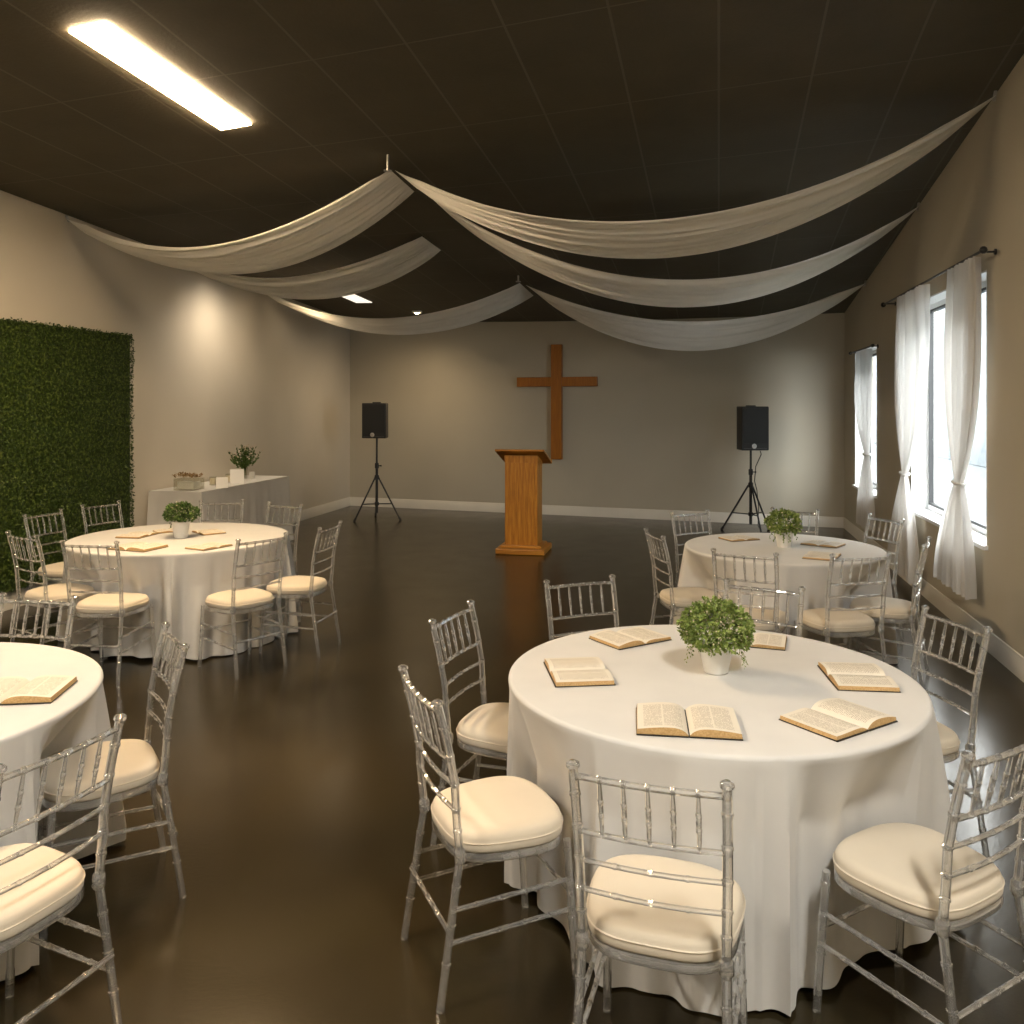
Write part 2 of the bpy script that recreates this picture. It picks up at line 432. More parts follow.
rod(6.08, 9.35, 2.895, -.11, 'dark curtain rod above the large window', .028)
rod(10.15, 11.6, 2.50, -.08, 'short dark curtain rod above the small far window', .02)

# ------------------------------------------------------------------ greenery wall
b = MB(); GY = (6.35, 9.17)
LD = Vector((SL, 1, 0)).normalized(); LN = Vector((LD.y, -LD.x, 0))      # LN points into the room
def lw(y, v, h): return Vector((xl(y), y, h)) + LN * v
root = empty('greenery_wall_panel', lw(sum(GY) / 2, .04, .17), label='dark green artificial hedge panel of dense leaves on the left wall', cat='green wall')
def add_to(root, nm, b, mat, sm=35, bevel=0):
    o = b.build(nm, mat, None, sm, bevel); o.parent = root; o.matrix_parent_inverse = root.matrix_world.inverted() if False else Matrix.LocRotScale(root.location, root.rotation_euler, None).inverted(); return o
b.hexa([lw(GY[0], .002, .17), lw(GY[0], .05, .17), lw(GY[1], .05, .17), lw(GY[1], .002, .17), lw(GY[0], .002, 2.54), lw(GY[0], .05, 2.54), lw(GY[1], .05, 2.54), lw(GY[1], .002, 2.54)])
add_to(root, 'backing', b, M['leaf_wall'], 0)
b = MB(); rnd = random.Random(4)
UP = Vector((0, 0, 1))
def leaf(b, c, d, up, L, W, mi=0):
    """small folded leaf: tip direction d, face normal roughly up"""
    d = d.normalized(); s = d.cross(up)
    s = s.normalized() if s.length > 1e-3 else Vector((1, 0, 0)); n = s.cross(d)
    b.add([c, c + d * L * .5 + s * W * .5 + n * W * .18, c + d * L, c + d * L * .5 - s * W * .5 + n * W * .18, c + d * L * .45], [(0, 1, 4), (1, 2, 4), (2, 3, 4), (3, 0, 4)] if L > .03 else [(0, 1, 2), (0, 2, 3)], mi)
for i in range(21000):
    edge = rnd.random() < .06
    y = rnd.uniform(*GY); h = rnd.uniform(.17, 2.54)
    if edge:
        if rnd.random() < .5: h = 2.54 + rnd.uniform(-.01, .012)
        else: y = GY[1] + rnd.uniform(-.01, .012)
    v = rnd.uniform(.045, .085)
    c = lw(y, v, h)
    d = LN * rnd.uniform(-.1, .7) + LD * rnd.uniform(-1, 1) + UP * rnd.uniform(-1, .8)
    leaf(b, c, d, LN + Vector((rnd.uniform(-.7, .7), rnd.uniform(-.7, .7), rnd.uniform(-.5, .9))), rnd.uniform(.018, .029), rnd.uniform(.012, .019))
add_to(root, 'leaves', b, M['leaf_wall'], 0)

# ------------------------------------------------------------------ ceiling lights and lamps
def ceiling_frame(x, y):
    e = .05; z = ceil_h(x, y)
    gx = (ceil_h(x + e, y) - ceil_h(x - e, y)) / (2 * e); gy = (ceil_h(x, y + e) - ceil_h(x, y - e)) / (2 * e)
    n = Vector((-gx, -gy, 1)).normalized()
    return z, n
def troffer(x, y, L, W, label, power, col, ang=-.235, em=9.0, group=None):
    z, n = ceiling_frame(x, y)
    ydir = Vector((math.sin(-ang), math.cos(-ang), 0)); ydir = (ydir - n * ydir.dot(n)).normalized(); xdir = ydir.cross(n)
    root = empty('ceiling_light', (x, y, z), label=label, cat='ceiling light', group=group)
    root.rotation_euler = Matrix((xdir, ydir, n)).transposed().to_euler()
    def P(nm, b, m, bev=0):
        o = b.build(nm, m, root, 0, bev); return o
    b = MB(); b.box((0, 0, -.004), (W - .02, L - .02, .006)); P('housing', b, M['white_frame'])
    b = MB(); b.box((0, 0, -.011), (W, L, .008)); P('diffuser', b, emit('warm_diffuser' + label[:5], col, em))
    if not power: return root
    ld = bpy.data.lights.new('panel_lamp', 'AREA'); ld.shape = 'RECTANGLE'; ld.size = W * .96; ld.size_y = L * .96
    ld.energy = power; ld.color = col
    lo = bpy.data.objects.new('panel_lamp', ld); COL.objects.link(lo); lo.parent = root; lo.location = (0, 0, -.026)
    return root
WARM = (1.0, .76, .47)
a, c = on_ceiling(88, 26), on_ceiling(235.5, 125.5)
mid = (a + c) / 2; LL = (c - a).length
wid = (on_ceiling(254, 125) - on_ceiling(217, 126)).length * .93
ang = -math.atan2((c - a).x, (c - a).y)
troffer(mid.x, mid.y, LL, wid, 'long bright rectangular ceiling light near the left wall', 0, (1.0, .74, .45), ang, 62)
troffer(mid.x - 1.45, mid.y - 4.6, LL, wid, 'ceiling light behind the viewer on the left', 66, (1, .90, .77), ang, 9)  # unseen panel, added to light the room from behind
troffer(1.3, -.2, LL, wid, 'ceiling light behind the viewer on the right', 95, (1, .98, .93), ang, 9)  # second added panel out of view, neutral fill from the right

def downlight(px, py, label, power, size=60, blend=1.0, col=WARM, aim=None, depth=None, xy=None, em=14, glow=.0):
    if xy: x, y = xy
    else: p = on_ceiling(px, py); x, y = p.x, p.y
    z, n = ceiling_frame(x, y)
    root = empty('recessed_downlight', (x, y, z), label=label, cat='downlight')
    b = MB(); b.lathe([(.045, -.03), (.075, -.03), (.082, -.02), (.082, .0), (.045, .0)], 28); b.build('trim_ring', M['white_frame'], root)
    b = MB(); b.lathe([(.001, -.048), (.025, -.044), (.042, -.032), (.044, -.012)], 24); b.build('lamp_lens', emit('downlight_lens', col, em), root)
    ld = bpy.data.lights.new('downlight_lamp', 'SPOT'); ld.energy = power; ld.color = col; ld.spot_size = math.radians(size); ld.spot_blend = blend; ld.shadow_soft_size = .34
    lo = bpy.data.objects.new('downlight_lamp', ld); COL.objects.link(lo); lo.parent = root; lo.location = (0, 0, -.06)
    if aim: lo.rotation_euler = (Vector(aim) - Vector((x, y, z - .06))).to_track_quat('-Z', 'Y').to_euler()
    return root
downlight(417, 311, 'tiny lit downlight in the ceiling near the back wall', 48, 160, 1.0, aim=(-2.0, 13.9, 0))
downlight(0, 0, 'downlight hidden behind the second left ceiling drape', 34, 160, 1.0, xy=(-2.62, 11.85), aim=(-3.4, 11.9, .4))
downlight(0, 0, 'added wall washing downlight hidden behind the nearest left ceiling drape', 50, 150, 1.0, (1, .84, .64), xy=(-3.25, 10.6), aim=(-3.75, 10.9, .3))  # unseen lamp put in to brighten the middle of the left wall
downlight(0, 0, 'added downlight over the aisle, unseen above the picture', 330, 28, 1.0, (1, .62, .28), xy=(-1.25, 4.15))  # added lamp out of view, throws a warm pool on the floor
downlight(0, 0, 'added unseen downlight over the aisle, nearest the viewer', 230, 26, 1.0, (1, .62, .28), xy=(-.78, 2.75))  # another added lamp, for the amber patch on the nearer floor
troffer(-2.42, 12.35, 1.5, .26, 'ceiling light whose end shows between the two far left drapes', 0, (1, .9, .75), -.235, .45)

# ------------------------------------------------------------------ ceiling drapes
def drape(name, An, Af, Wn, Wf, up, lo, bulge, label, seed, nf=8, pinch=0.0):
    """cloth hung from the ceiling line An..Af to the wall point; up / lo are picture points its two edges pass"""
    rnd = random.Random(seed)
    RDIR = Vector((.255, 1, 0)).normalized()
    def sag_for(A, W, px, py, off):
        best = None
        for i in range(5, 96):
            t = i / 100; P = A.lerp(W, t) + RDIR * off * math.sin(PI * t) ** .8
            q = 512 + F * P.x / P.y
            if best is None or abs(q - px) < best[0]: best = (abs(q - px), t, P)
        _, t, P = best
        h = EYE + (YH - py) / F * P.y
        return (P.z - h) / (4 * t * (1 - t))
    sn = sag_for(An, Wn, up[0], up[1], -bulge); sf = sag_for(Af, Wf, lo[0], lo[1], bulge)
    NT, NJ = 90, 130; rows = []
    ph = [(rnd.uniform(0, 6.28), rnd.uniform(-1.2, 1.2), rnd.uniform(.5, 1)) for _ in range(8)]
    for j in range(NJ + 1):
        u = j / NJ; A = An.lerp(Af, u); W = Wn.lerp(Wf, u); s = sn + (sf - sn) * u
        row = []
        for i in range(NT + 1):
            t = i / NT
            P = A.lerp(W, t) + RDIR * (bulge * (2 * u - 1)) * math.sin(PI * t) ** .8
            P.z -= s * 4 * t * (1 - t)
            env = min(1, t / .05) * min(1, (1 - t) / .08)
            w = 0
            for k, (p0, p1, am) in enumerate(ph):
                w += am * math.sin(2 * PI * (nf * .45 + k * 1.6) * u + p0 + p1 * math.sin(PI * t + p0)) / (1 + .35 * k)
            edge = min(1, u / .05) * min(1, (1 - u) / .05)
            w += .42 * math.sin(2 * PI * 21 * u + ph[2][0] + 2 * math.sin(2.2 * t + ph[3][0])) + .3 * math.sin(2 * PI * 33 * u + ph[4][0] + 2 * t)
            d = .019 * w * env * (.3 + .7 * edge)
            P.z -= d * .9; P.y -= d * .5
            row.append(P)
        rows.append(row)
    root = empty(name, (An + Af) / 2, label=label, cat='ceiling drape')
    b = MB(); b.grid(rows); add_to(root, 'drape_fabric', b, M['drape'], 80)
    b = MB(); b.tube([Wn + Vector((0, 0, .03)), Wf + Vector((0, 0, -.02))], .012, 8); add_to(root, 'wall_hook', b, M['steel'])
    return root
DN = Vector((0, 0, -.03))
def wl(px):   # point where the left wall meets the ceiling under picture column px
    y = (-4.45 - SL * 7.48) / ((px - 512) / F - SL); return Vector((xl(y) + .03, y, ceil_h(xl(y), y) - .05))
def wr(px):
    y = (3.44 - SR * 6.06) / ((px - 512) / F - SR); return Vector((xr(y) - .03, y, ceil_h(xr(y), y) - .05))
def ridge(y, dx=0):
    x = -.98 + .263 * (y - 6.9) + dx; return Vector((x, y, ceil_h(x, y) - .03))
Vz = lambda p, d: p + Vector((0, 0, -d))
LOW = .075    # drapes hang a little under the ceiling from small posts
A1 = ridge(6.9); A1f = ridge(7.42)
drape('ceiling_drape', Vz(A1, LOW), Vz(A1f, .08), wl(63), wl(66), (225, 243.5), (203, 273), .16, 'widest white drape on the left, from the central hook to the left wall', 11)
L2n, L2f = on_ceiling(422, 233.5), on_ceiling(441, 247.5)
y2 = 9.9; P2 = Vector((xl(y2) + .03, y2, ceil_h(xl(y2), y2) - .05))
drape('ceiling_drape', Vz(L2n, .03), Vz(L2f, .03), P2, P2 + Vector((.02, .1, 0)), (255.6, 278), (290, 298), .2, 'middle left white drape ending in a square cut end on the dark ceiling', 12)
y3 = 12.0; P3 = Vector((xl(y3) + .03, y3, ceil_h(xl(y3), y3) - .05))
drape('ceiling_drape', Vz(ridge(11.0), .05), Vz(ridge(11.75), .05), P3, P3 + Vector((.02, .1, 0)), (380, 318), (396, 334), .16, 'farthest left white drape, above the back left corner', 13)
drape('ceiling_drape', Vz(ridge(6.92, .03), LOW), Vz(ridge(7.35, .05), .08), wr(1000), wr(998), (653.5, 220), (669, 258), .28, 'longest white drape on the right, nearest, reaching high on the right wall', 21)
drape('ceiling_drape', Vz(ridge(7.75, .04), .04), Vz(ridge(8.2, .06), .06), wr(922), wr(920.5), (699.6, 280), (704.7, 305.6), .28, 'middle right white drape ending above the large window', 22)
drape('ceiling_drape', Vz(ridge(11.1, .05), .05), Vz(ridge(11.7, .08), .05), wr(868), wr(867), (704.7, 321), (710, 350), .34, 'farthest right white drape, in front of the top of the back wall', 23)
def post(p, L, label):
    root = empty('drape_hook', (p.x, p.y, p.z - L), label=label, cat='hook')
    b = MB(); b.tube([p + Vector((0, 0, .028)), p + Vector((0, 0, -L))], .011, 8); add_to(root, 'post', b, M['steel'])
    b = MB(); b.tube([p + Vector((-.03, -.01, -L)), p + Vector((.03, .01, -L))], .009, 8); add_to(root, 'crossbar', b, M['steel'])
post(ridge(6.86), .10, 'small metal hook post on the ceiling holding the nearest drapes')
post(ridge(10.93), .05, 'small metal hook on the ceiling holding the farthest drapes')

# ------------------------------------------------------------------ cross
XY = (.753, yb(.753)); BD = Vector((BR[0] - BL[0], BR[1] - BL[1], 0)).normalized(); BN = Vector((BD.y, -BD.x, 0))
if BN.y > 0: BN = -BN
root = empty('wooden_cross', (XY[0], XY[1], .92), label='large plain orange-brown wooden cross on the back wall', cat='cross')
def bw(u, v, h): return Vector((XY[0], XY[1], h)) + BD * u + BN * v
def bwbox(b, u0, u1, v0, v1, h0, h1):
    b.hexa([bw(u0, v1, h0), bw(u1, v1, h0), bw(u1, v0, h0), bw(u0, v0, h0), bw(u0, v1, h1), bw(u1, v1, h1), bw(u1, v0, h1), bw(u0, v0, h1)])
b = MB(); bwbox(b, -.09, .09, .03, .11, .915, 2.785); o = add_to(root, 'upright_beam', b, M['cross'], 0, .006)
b = MB(); bwbox(b, -.68, -.0905, .032, .108, 2.10, 2.255); bwbox(b, .0905, .68, .032, .108, 2.10, 2.255)
o = add_to(root, 'crossbeam', b, M['cross'], 0, .006)
b = MB(); bwbox(b, -.05, .05, -.0, .03, 2.1, 2.2); add_to(root, 'wall_mount', b, M['metal_dark'], 0)

# ------------------------------------------------------------------ lectern
root = empty('lectern', (.15, 10.60, 0), -.20, label='orange oak lectern standing below the cross', cat='lectern')
b = MB(); b.box((0, 0, .035), (.60, .60, .07)); b.build('base', M['oak_h'], root, 0, .012)
b = MB(); b.box((0, 0, .085), (.50, .46, .03)); b.build('plinth', M['oak_h'], root, 0, .006)
b = MB(); b.box((-.025, 0, .62), (.37, .32, 1.06)); b.build('column', M['oak'], root, 0, .006)
b = MB(); b.box((.1785, 0, .62), (.035, .34, 1.06)); b.build('side_panel', M['oak'], root, 0, .005)
b = MB(); b.hexa([(-.21, -.17, 1.10), (.2, -.17, 1.10), (.2, .18, 1.06), (-.21, .18, 1.06), (-.21, -.17, 1.19), (.2, -.17, 1.19), (.2, .18, 1.075), (-.21, .18, 1.075)]); b.build('neck', M['oak'], root, 0)
b = MB(); b.hexa([(-.30, -.32, 1.245), (.30, -.32, 1.245), (.30, .30, 1.06), (-.30, .30, 1.06), (-.30, -.32, 1.27), (.30, -.32, 1.27), (.30, .30, 1.085), (-.30, .30, 1.085)]); b.build('reading_top', M['oak_h'], root, 0, .004)
b = MB(); b.box((0, .305, 1.092), (.6, .02, .05)); b.build('book_stop', M['oak_h'], root, 0, .003)

# ------------------------------------------------------------------ speakers
def speaker_stand(x, y, z_top, s, rz, label, lean_cable):
    root = empty('speaker_stand', (x, y, 0), rz, label=label, cat='speaker stand')
    m = M['metal_dark']
    b = MB(); b.tube([(0, 0, .10), (0, 0, .85)], .021, 12); b.build('lower_pole', m, root)
    b = MB(); b.tube([(0, 0, .85), (0, 0, z_top)], .016, 12); b.build('upper_pole', m, root)
    b = MB(); b.tube([(0, 0, .80), (0, 0, .81), (0, 0, .88), (0, 0, .89)], [.022, .032, .032, .022], 12); b.build('collar', m, root)
    b = MB(); b.tube([(.03, 0, .845), (.05, 0, .845), (.075, 0, .845)], [.008, .008, .017], 8); b.build('knob', m, root)
    b = MB(); b.tube([(0, 0, .62), (0, 0, .63), (0, 0, .69), (0, 0, .70)], [.024, .036, .036, .024], 12); b.build('upper_hub', m, root)
    b = MB(); b.tube([(0, 0, .22), (0, 0, .27)], .034, 12); b.build('lower_hub', m, root)
    for k in range(3):
        a = 2 * PI * k / 3 + s; c, d = math.cos(a), math.sin(a)
        b = MB(); b.tube([(.03 * c, .03 * d, .66), (.40 * c, .40 * d, .02)], .013, 8); lg = b.build('leg', m, root)
        b = MB(); b.tube([(.385 * c, .385 * d, .045), (.415 * c, .415 * d, .0)], .019, 8); b.build('rubber_foot', M['dark'], lg)
        b = MB(); b.tube([(.03 * c, .03 * d, .245), (.27 * c, .27 * d, .255)], .009, 8); b.build('brace', m, root)
def speaker(x, y, z, w, d, h, rz, label):
    root = empty('loudspeaker', (x, y, z), rz, label=label, cat='speaker')
    b = MB(); b.hexa([(-w / 2, -d / 2, 0), (w / 2, -d / 2, 0), (w * .36, d / 2, 0), (-w * .36, d / 2, 0), (-w / 2, -d / 2, h), (w / 2, -d / 2, h), (w * .36, d / 2, h), (-w * .36, d / 2, h)])
    b.build('cabinet', M['dark'], root, 0, .012)
    b = MB(); b.box((0, -d / 2 - .006, h * .56), (w * .9, .012, h * .80)); b.build('grille', M['grille'], root, 0, .004)
    b = MB(); b.lathe([(.02, 0), (.035, .006), (.018, .01)], 20); o = b.build('badge', M['steel'], root); o.rotation_euler = (PI / 2, 0, 0); o.location = (-.02, -d / 2 - .004, h * .10)
    b = MB(); b.box((0, -d / 2 - .004, h * .045), (w * .86, .006, .008)); b.build('trim_bar', M['steel2'], root, 0)
    b = MB(); b.box((0, 0, h + .008), (w * .34, .04, .016)); b.build('handle', M['dark'], root, 0, .004)
m, nt, bb = new_mat('speaker_grille'); v = coords(nt); vo = nt.nodes.new('ShaderNodeTexVoronoi'); vo.inputs['Scale'].default_value = 130
nt.links.new(v, vo.inputs['Vector']); bump(nt, bb, vo.outputs['Distance'], .5, .003); setp(bb, Base_Color=(.012, .012, .011, 1), Roughness=.6); M['grille'] = m
M['steel2'] = noisy('dull_steel', (.06, .055, .05), (.09, .085, .08), 30, .4, 0)
speaker_stand(-2.13, 13.55, 1.28, -.12, -.2, 'black tripod speaker stand near the back left corner', 0)
speaker(-2.13, 13.55, 1.28, .39, .32, .55, -.15, 'black loudspeaker on the stand near the back left corner')
speaker_stand(3.40, 12.25, 1.16, .62, 0, 'black tripod speaker stand at the right, near the window wall', 1)
speaker(3.40, 12.25, 1.16, .40, .34, .62, .12, 'black loudspeaker on the right stand, larger in view')
b = MB(); b.tube([(3.52, 12.20, 1.15), (3.53, 12.18, 1.10), (3.455, 12.19, .93), (3.44, 12.20, .72), (3.47, 12.19, .60), (3.49, 12.17, .35), (3.475, 12.15, .1), (3.51, 12.1, .008), (3.7, 12.05, .008)], .006, 6)
tag(b.build('speaker_cable', M['dark']), 'black cable hanging down the right speaker stand', 'cable')

# ------------------------------------------------------------------ chair
def bamboo(b, p, q, r, rings=(), n=8, taper=None, bow=None, ends=True):
    """rod with raised bamboo rings at fractions of its length"""
    p, q = Vector(p), Vector(q); L = (q - p).length; st = {0.0: r, 1.0: r}
    for t in rings:
        for dt, k in ((-.0055, 1), (-.003, 1.2), (.003, 1.2), (.0055, 1)):
            st[min(.999, max(.001, t + dt / L))] = r * k
    for i in range(1, 6): st.setdefault(i / 6, None)
    ks = sorted(st); pts, rad = [], []
    for k in ks:
        R = st[k] if st[k] else r
        if taper: R *= taper(k)
        P = p.lerp(q, k)
        if bow: P = P + bow(k)
        pts.append(P); rad.append(R)
    b.tube(pts, rad, n)
CH = {}
def chair_meshes():
    ac = M['acrylic']
    # rear post with leg: foot, seat joint, top
    for s in (-1, 1):
        foot = Vector((s * .190, -.245, .0)); kn = Vector((s * .178, -.178, .44)); mid = Vector((s * .182, -.196, .66)); top = Vector((s * .185, -.250, .905))
        b = MB(); path = [foot, kn]; n = 10
        bamboo(b, foot, kn, .0125, (.30, .55, .80), n)
        CH['rear_leg', s] = b.mesh('leg', ac)
        b = MB()
        seg = [kn, kn.lerp(mid, .5) + Vector((0, -.002, 0)), mid, mid.lerp(top, .5) + Vector((0, .004, 0)), top]
        pts, rad = [], []
        tot = 26
        def at(t):
            x = t * 4; i = min(3, int(x)); return seg[i].lerp(seg[i + 1], x - i)
        ring = [.18, .33, .5, .68, .86]
        ts = sorted(set([i / 14 for i in range(15)] + [r_ + d_ for r_ in ring for d_ in (-.0125, -.007, .007, .0125)]))
        for t in ts:
            k = 1.18 if any(abs(t - r_) < .0085 for r_ in ring) else 1
            pts.append(at(t)); rad.append(.0128 * k)
        pts += [top + Vector((0, -.001, .006)), top + Vector((0, -.002, .014)), top + Vector((0, -.002, .02))]; rad += [.018, .017, .008]
        b.tube(pts, rad, n)
        CH['back_post', s] = b.mesh('back_post', ac)
        b = MB(); b.tube([kn + Vector((0, .003, -.02)), kn + Vector((0, .001, -.012)), kn + Vector((0, -.001, .018)), kn + Vector((0, -.002, .026))], [.0135, .0185, .0185, .0135], 12); CH['cuff', s] = b.mesh('cuff', ac)
        b = MB(); bamboo(b, (s * .196, .205, 0), (s * .186, .178, .425), .0125, (.42, .68, .92), n); CH['front_leg', s] = b.mesh('leg', ac)
        b = MB(); bamboo(b, (s * .189, .195, .30), (s * .183, -.205, .285), .0075, (.2, .4, .6, .8)); CH['side_hi', s] = b.mesh('stretcher', ac)
        b = MB(); bamboo(b, (s * .191, .198, .205), (s * .186, -.218, .19), .0075, (.2, .4, .6, .8)); CH['side_lo', s] = b.mesh('stretcher', ac)
    def py(h):   # y of the back plane at height h
        return -.178 - (.018 * (h - .44) / .22 if h < .66 else .018 + .054 * (h - .66) / .245)
    def rail(h, r, rings):
        b = MB(); bamboo(b, (-.178, py(h), h), (.178, py(h), h), r, rings, bow=lambda k: Vector((0, -.014 * math.sin(PI * k), 0))); return b
    CH['top_rail'] = rail(.885, .0088, (.0, .167, .333, .5, .667, .833, 1)).mesh('top_rail', ac)
    CH['rail', 0] = rail(.735, .0078, (.167, .333, .5, .667, .833)).mesh('back_rail', ac)
    CH['rail', 1] = rail(.655, .0070, (.25, .5, .75)).mesh('back_rail', ac)
    CH['rail', 2] = rail(.578, .0070, (.25, .5, .75)).mesh('back_rail', ac)
    for i in range(5):
        k = (i + 1) / 6; x = -.178 + .356 * k; bo = -.014 * math.sin(PI * k)
        b = MB(); bamboo(b, (x, py(.735) + bo, .737), (x, py(.885) + bo, .883), .0062, (.35, .62), 6, taper=lambda t: .78 + .35 * math.sin(PI * t))
        CH['spindle', i] = b.mesh('spindle', ac)
    b = MB(); bamboo(b, (-.186, -.222, .235), (.186, -.222, .235), .0075, (.25, .5, .75)); CH['back_st'] = b.mesh('stretcher', ac)
    b = MB(); bamboo(b, (-.19, .196, .25), (.19, .196, .25), .0075, (.25, .5, .75)); CH['front_st'] = b.mesh('stretcher', ac)
    def outline(k, n=44):
        pts = []
        for i in range(n):
            a = 2 * PI * i / n; c, s = math.cos(a), math.sin(a)
            e = 2 / (3.6 if s < 0 else 2.7)
            x = abs(c) ** e * (1 if c > 0 else -1); y = abs(s) ** e * (1 if s > 0 else -1)
            yy = .012 + .196 * y * k; wd = (.203 + .022 * y) * k
            pts.append((x * wd, yy))
        return pts
    def loft(layers, bottom=True, topcap=True):
        b = MB(); rows = [[(x, y, z) for x, y in outline(k)] for k, z in layers]
        b.grid(rows, close=True); n = len(rows[0])
        if bottom: b.f.append(tuple(range(n))[::-1]); b.mi.append(0)
        if topcap: b.f.append(tuple((len(rows) - 1) * n + i for i in range(n))); b.mi.append(0)
        return b
    b = loft([(.90, .405), (.985, .405), (1.0, .409), (1.0, .426), (.985, .432), (.90, .432)], False, False)
    n = 44; b.f += [(5 * n + i, 5 * n + (i + 1) % n, (i + 1) % n, i) for i in range(n)]; b.mi += [0] * n
    CH['frame'] = b.mesh('seat_frame', ac)
    CH['cushion'] = loft([(.95, .4325), (.985, .434), (1.0, .440), (1.004, .452), (1.0, .462), (.995, .464), (.99, .472), (.975, .481), (.94, .489), (.86, .495), (.7, .499), (.4, .502), (.1, .503)]).mesh('seat_cushion', M['cushion'], 70)
    b = MB(); b.grid([[(x, y, z) for x, y in outline(k)] for k, z in ((1.002, .4600), (1.016, .4625), (1.002, .4650))], close=True); CH['piping'] = b.mesh('piping', M['cushion'])
chair_meshes()
def make_chair():
    r = empty('chiavari_chair', (0, 0, 0), cat='chair')
    for s in (-1, 1):
        bp = part('back_post', CH['back_post', s], r); part('cuff', CH['cuff', s], bp)
        part('leg', CH['rear_leg', s], r); part('leg', CH['front_leg', s], r)
        part('stretcher', CH['side_hi', s], r); part('stretcher', CH['side_lo', s], r)
    part('stretcher', CH['back_st'], r); part('stretcher', CH['front_st'], r)
    part('top_rail', CH['top_rail'], r)
    for i in range(3): part('back_rail', CH['rail', i], r)
    for i in range(5): part('spindle', CH['spindle', i], r)
    part('seat_frame', CH['frame'], r)
    c = part('seat_cushion', CH['cushion'], r); c['label'] = 'padded ivory seat cushion'; part('piping', CH['piping'], c)
    return r
# (top of back x, depth y, facing angle, label)
G1, G2, G3, G4 = ('clear chairs around the nearest right table', 'clear chairs around the far right table', 'clear chairs around the far left table', 'clear chairs around the cropped left table')
CHAIRS = [
 (.326, 2.063, 71.7, 'clear acrylic chair at the bottom centre, back to the viewer, before the nearest table', G1),
 (-.293, 2.726, 23.3, 'clear acrylic chair left of the nearest right table, seen sideways with its whole ivory seat', G1),
 (-.255, 3.690, -22.4, 'clear chair behind the sideways one, its seat half hidden by the nearest right tablecloth', G1),
 (.346, 4.372, -68.7, 'clear chair behind the nearest right table, back upright above its far left rim', G1),
 (1.242, 4.246, -122, 'clear chair behind the nearest plant, between the two right tables', G1),
 (1.84, 3.575, -168.6, 'clear chair right of the nearest right table, slatted back above the rim by the baseboard', G1),
 (1.309, 2.269, 121.3, 'clear acrylic chair at the bottom right corner with a large ivory seat', G1),
 (.985, 5.95, 8.9, 'clear chair at the left side of the far right table, seat fully visible', G2),
 (1.479, 7.15, -63.2, 'clear chair behind the left rim of the far right table', G2),
 (1.40, 5.18, 64, 'clear chair directly behind the nearest plant with its back to the viewer', G2),
 (2.07, 5.10, 100, 'clear chair before the right half of the far right table, back to the viewer', G2),
 (2.68, 5.56, 150, 'clear chair at the right side of the far right table, seen sideways by the baseboard', G2),
 (2.95, 6.79, -163.4, 'clear chair behind the far right table, in front of the far curtain', G2),
 (2.40, 7.3, -118, 'clear chair behind the far right table, partly hidden by its plant', G2),
 (-3.359, 5.90, 56.9, 'clear chair at the left picture edge beside the far left table', G3),
 (-3.87, 7.10, -16.7, 'clear chair against the green wall, left of the far left table', G3),
 (-3.70, 7.74, -27.4, 'clear chair against the right part of the green wall, only its back showing', G3),
 (-2.684, 7.95, -80.8, 'clear chair behind the far left table, in front of the white buffet cloth', G3),
 (-2.035, 7.70, -117.0, 'clear chair behind the far left table, in line with the right end of the buffet', G3),
 (-1.341, 6.344, 168.4, 'clear chair farthest right at the far left table, seen sideways', G3),
 (-1.676, 5.776, 140, 'clear chair in front of the far left table, right one, back to the viewer', G3),
 (-2.731, 5.56, 84, 'clear chair in front of the far left table, left one, back to the viewer', G3),
 (-2.194, 3.98, -99.4, 'clear chair behind the cropped left table, only its upper back showing', G4),
 (-1.30, 3.31, -148, 'clear chair at the right of the cropped left table, facing down left', G4),
 (-1.180, 2.264, 158, 'clear chair cropped at the bottom left corner of the picture', G4),
]
proto = make_chair(); PLACED = []
for i, (x, y, a, lab, g) in enumerate(CHAIRS):
    o = proto if i == 0 else copy_tree(proto)
    r = math.radians(a); fx, fy = math.cos(r), math.sin(r)
    o.location = (x + fx * .25, y + fy * .25, 0); o.rotation_euler = (0, 0, r - PI / 2)
    tag(o, lab, 'chair', g); PLACED.append((x + fx * .25, y + fy * .25, r))

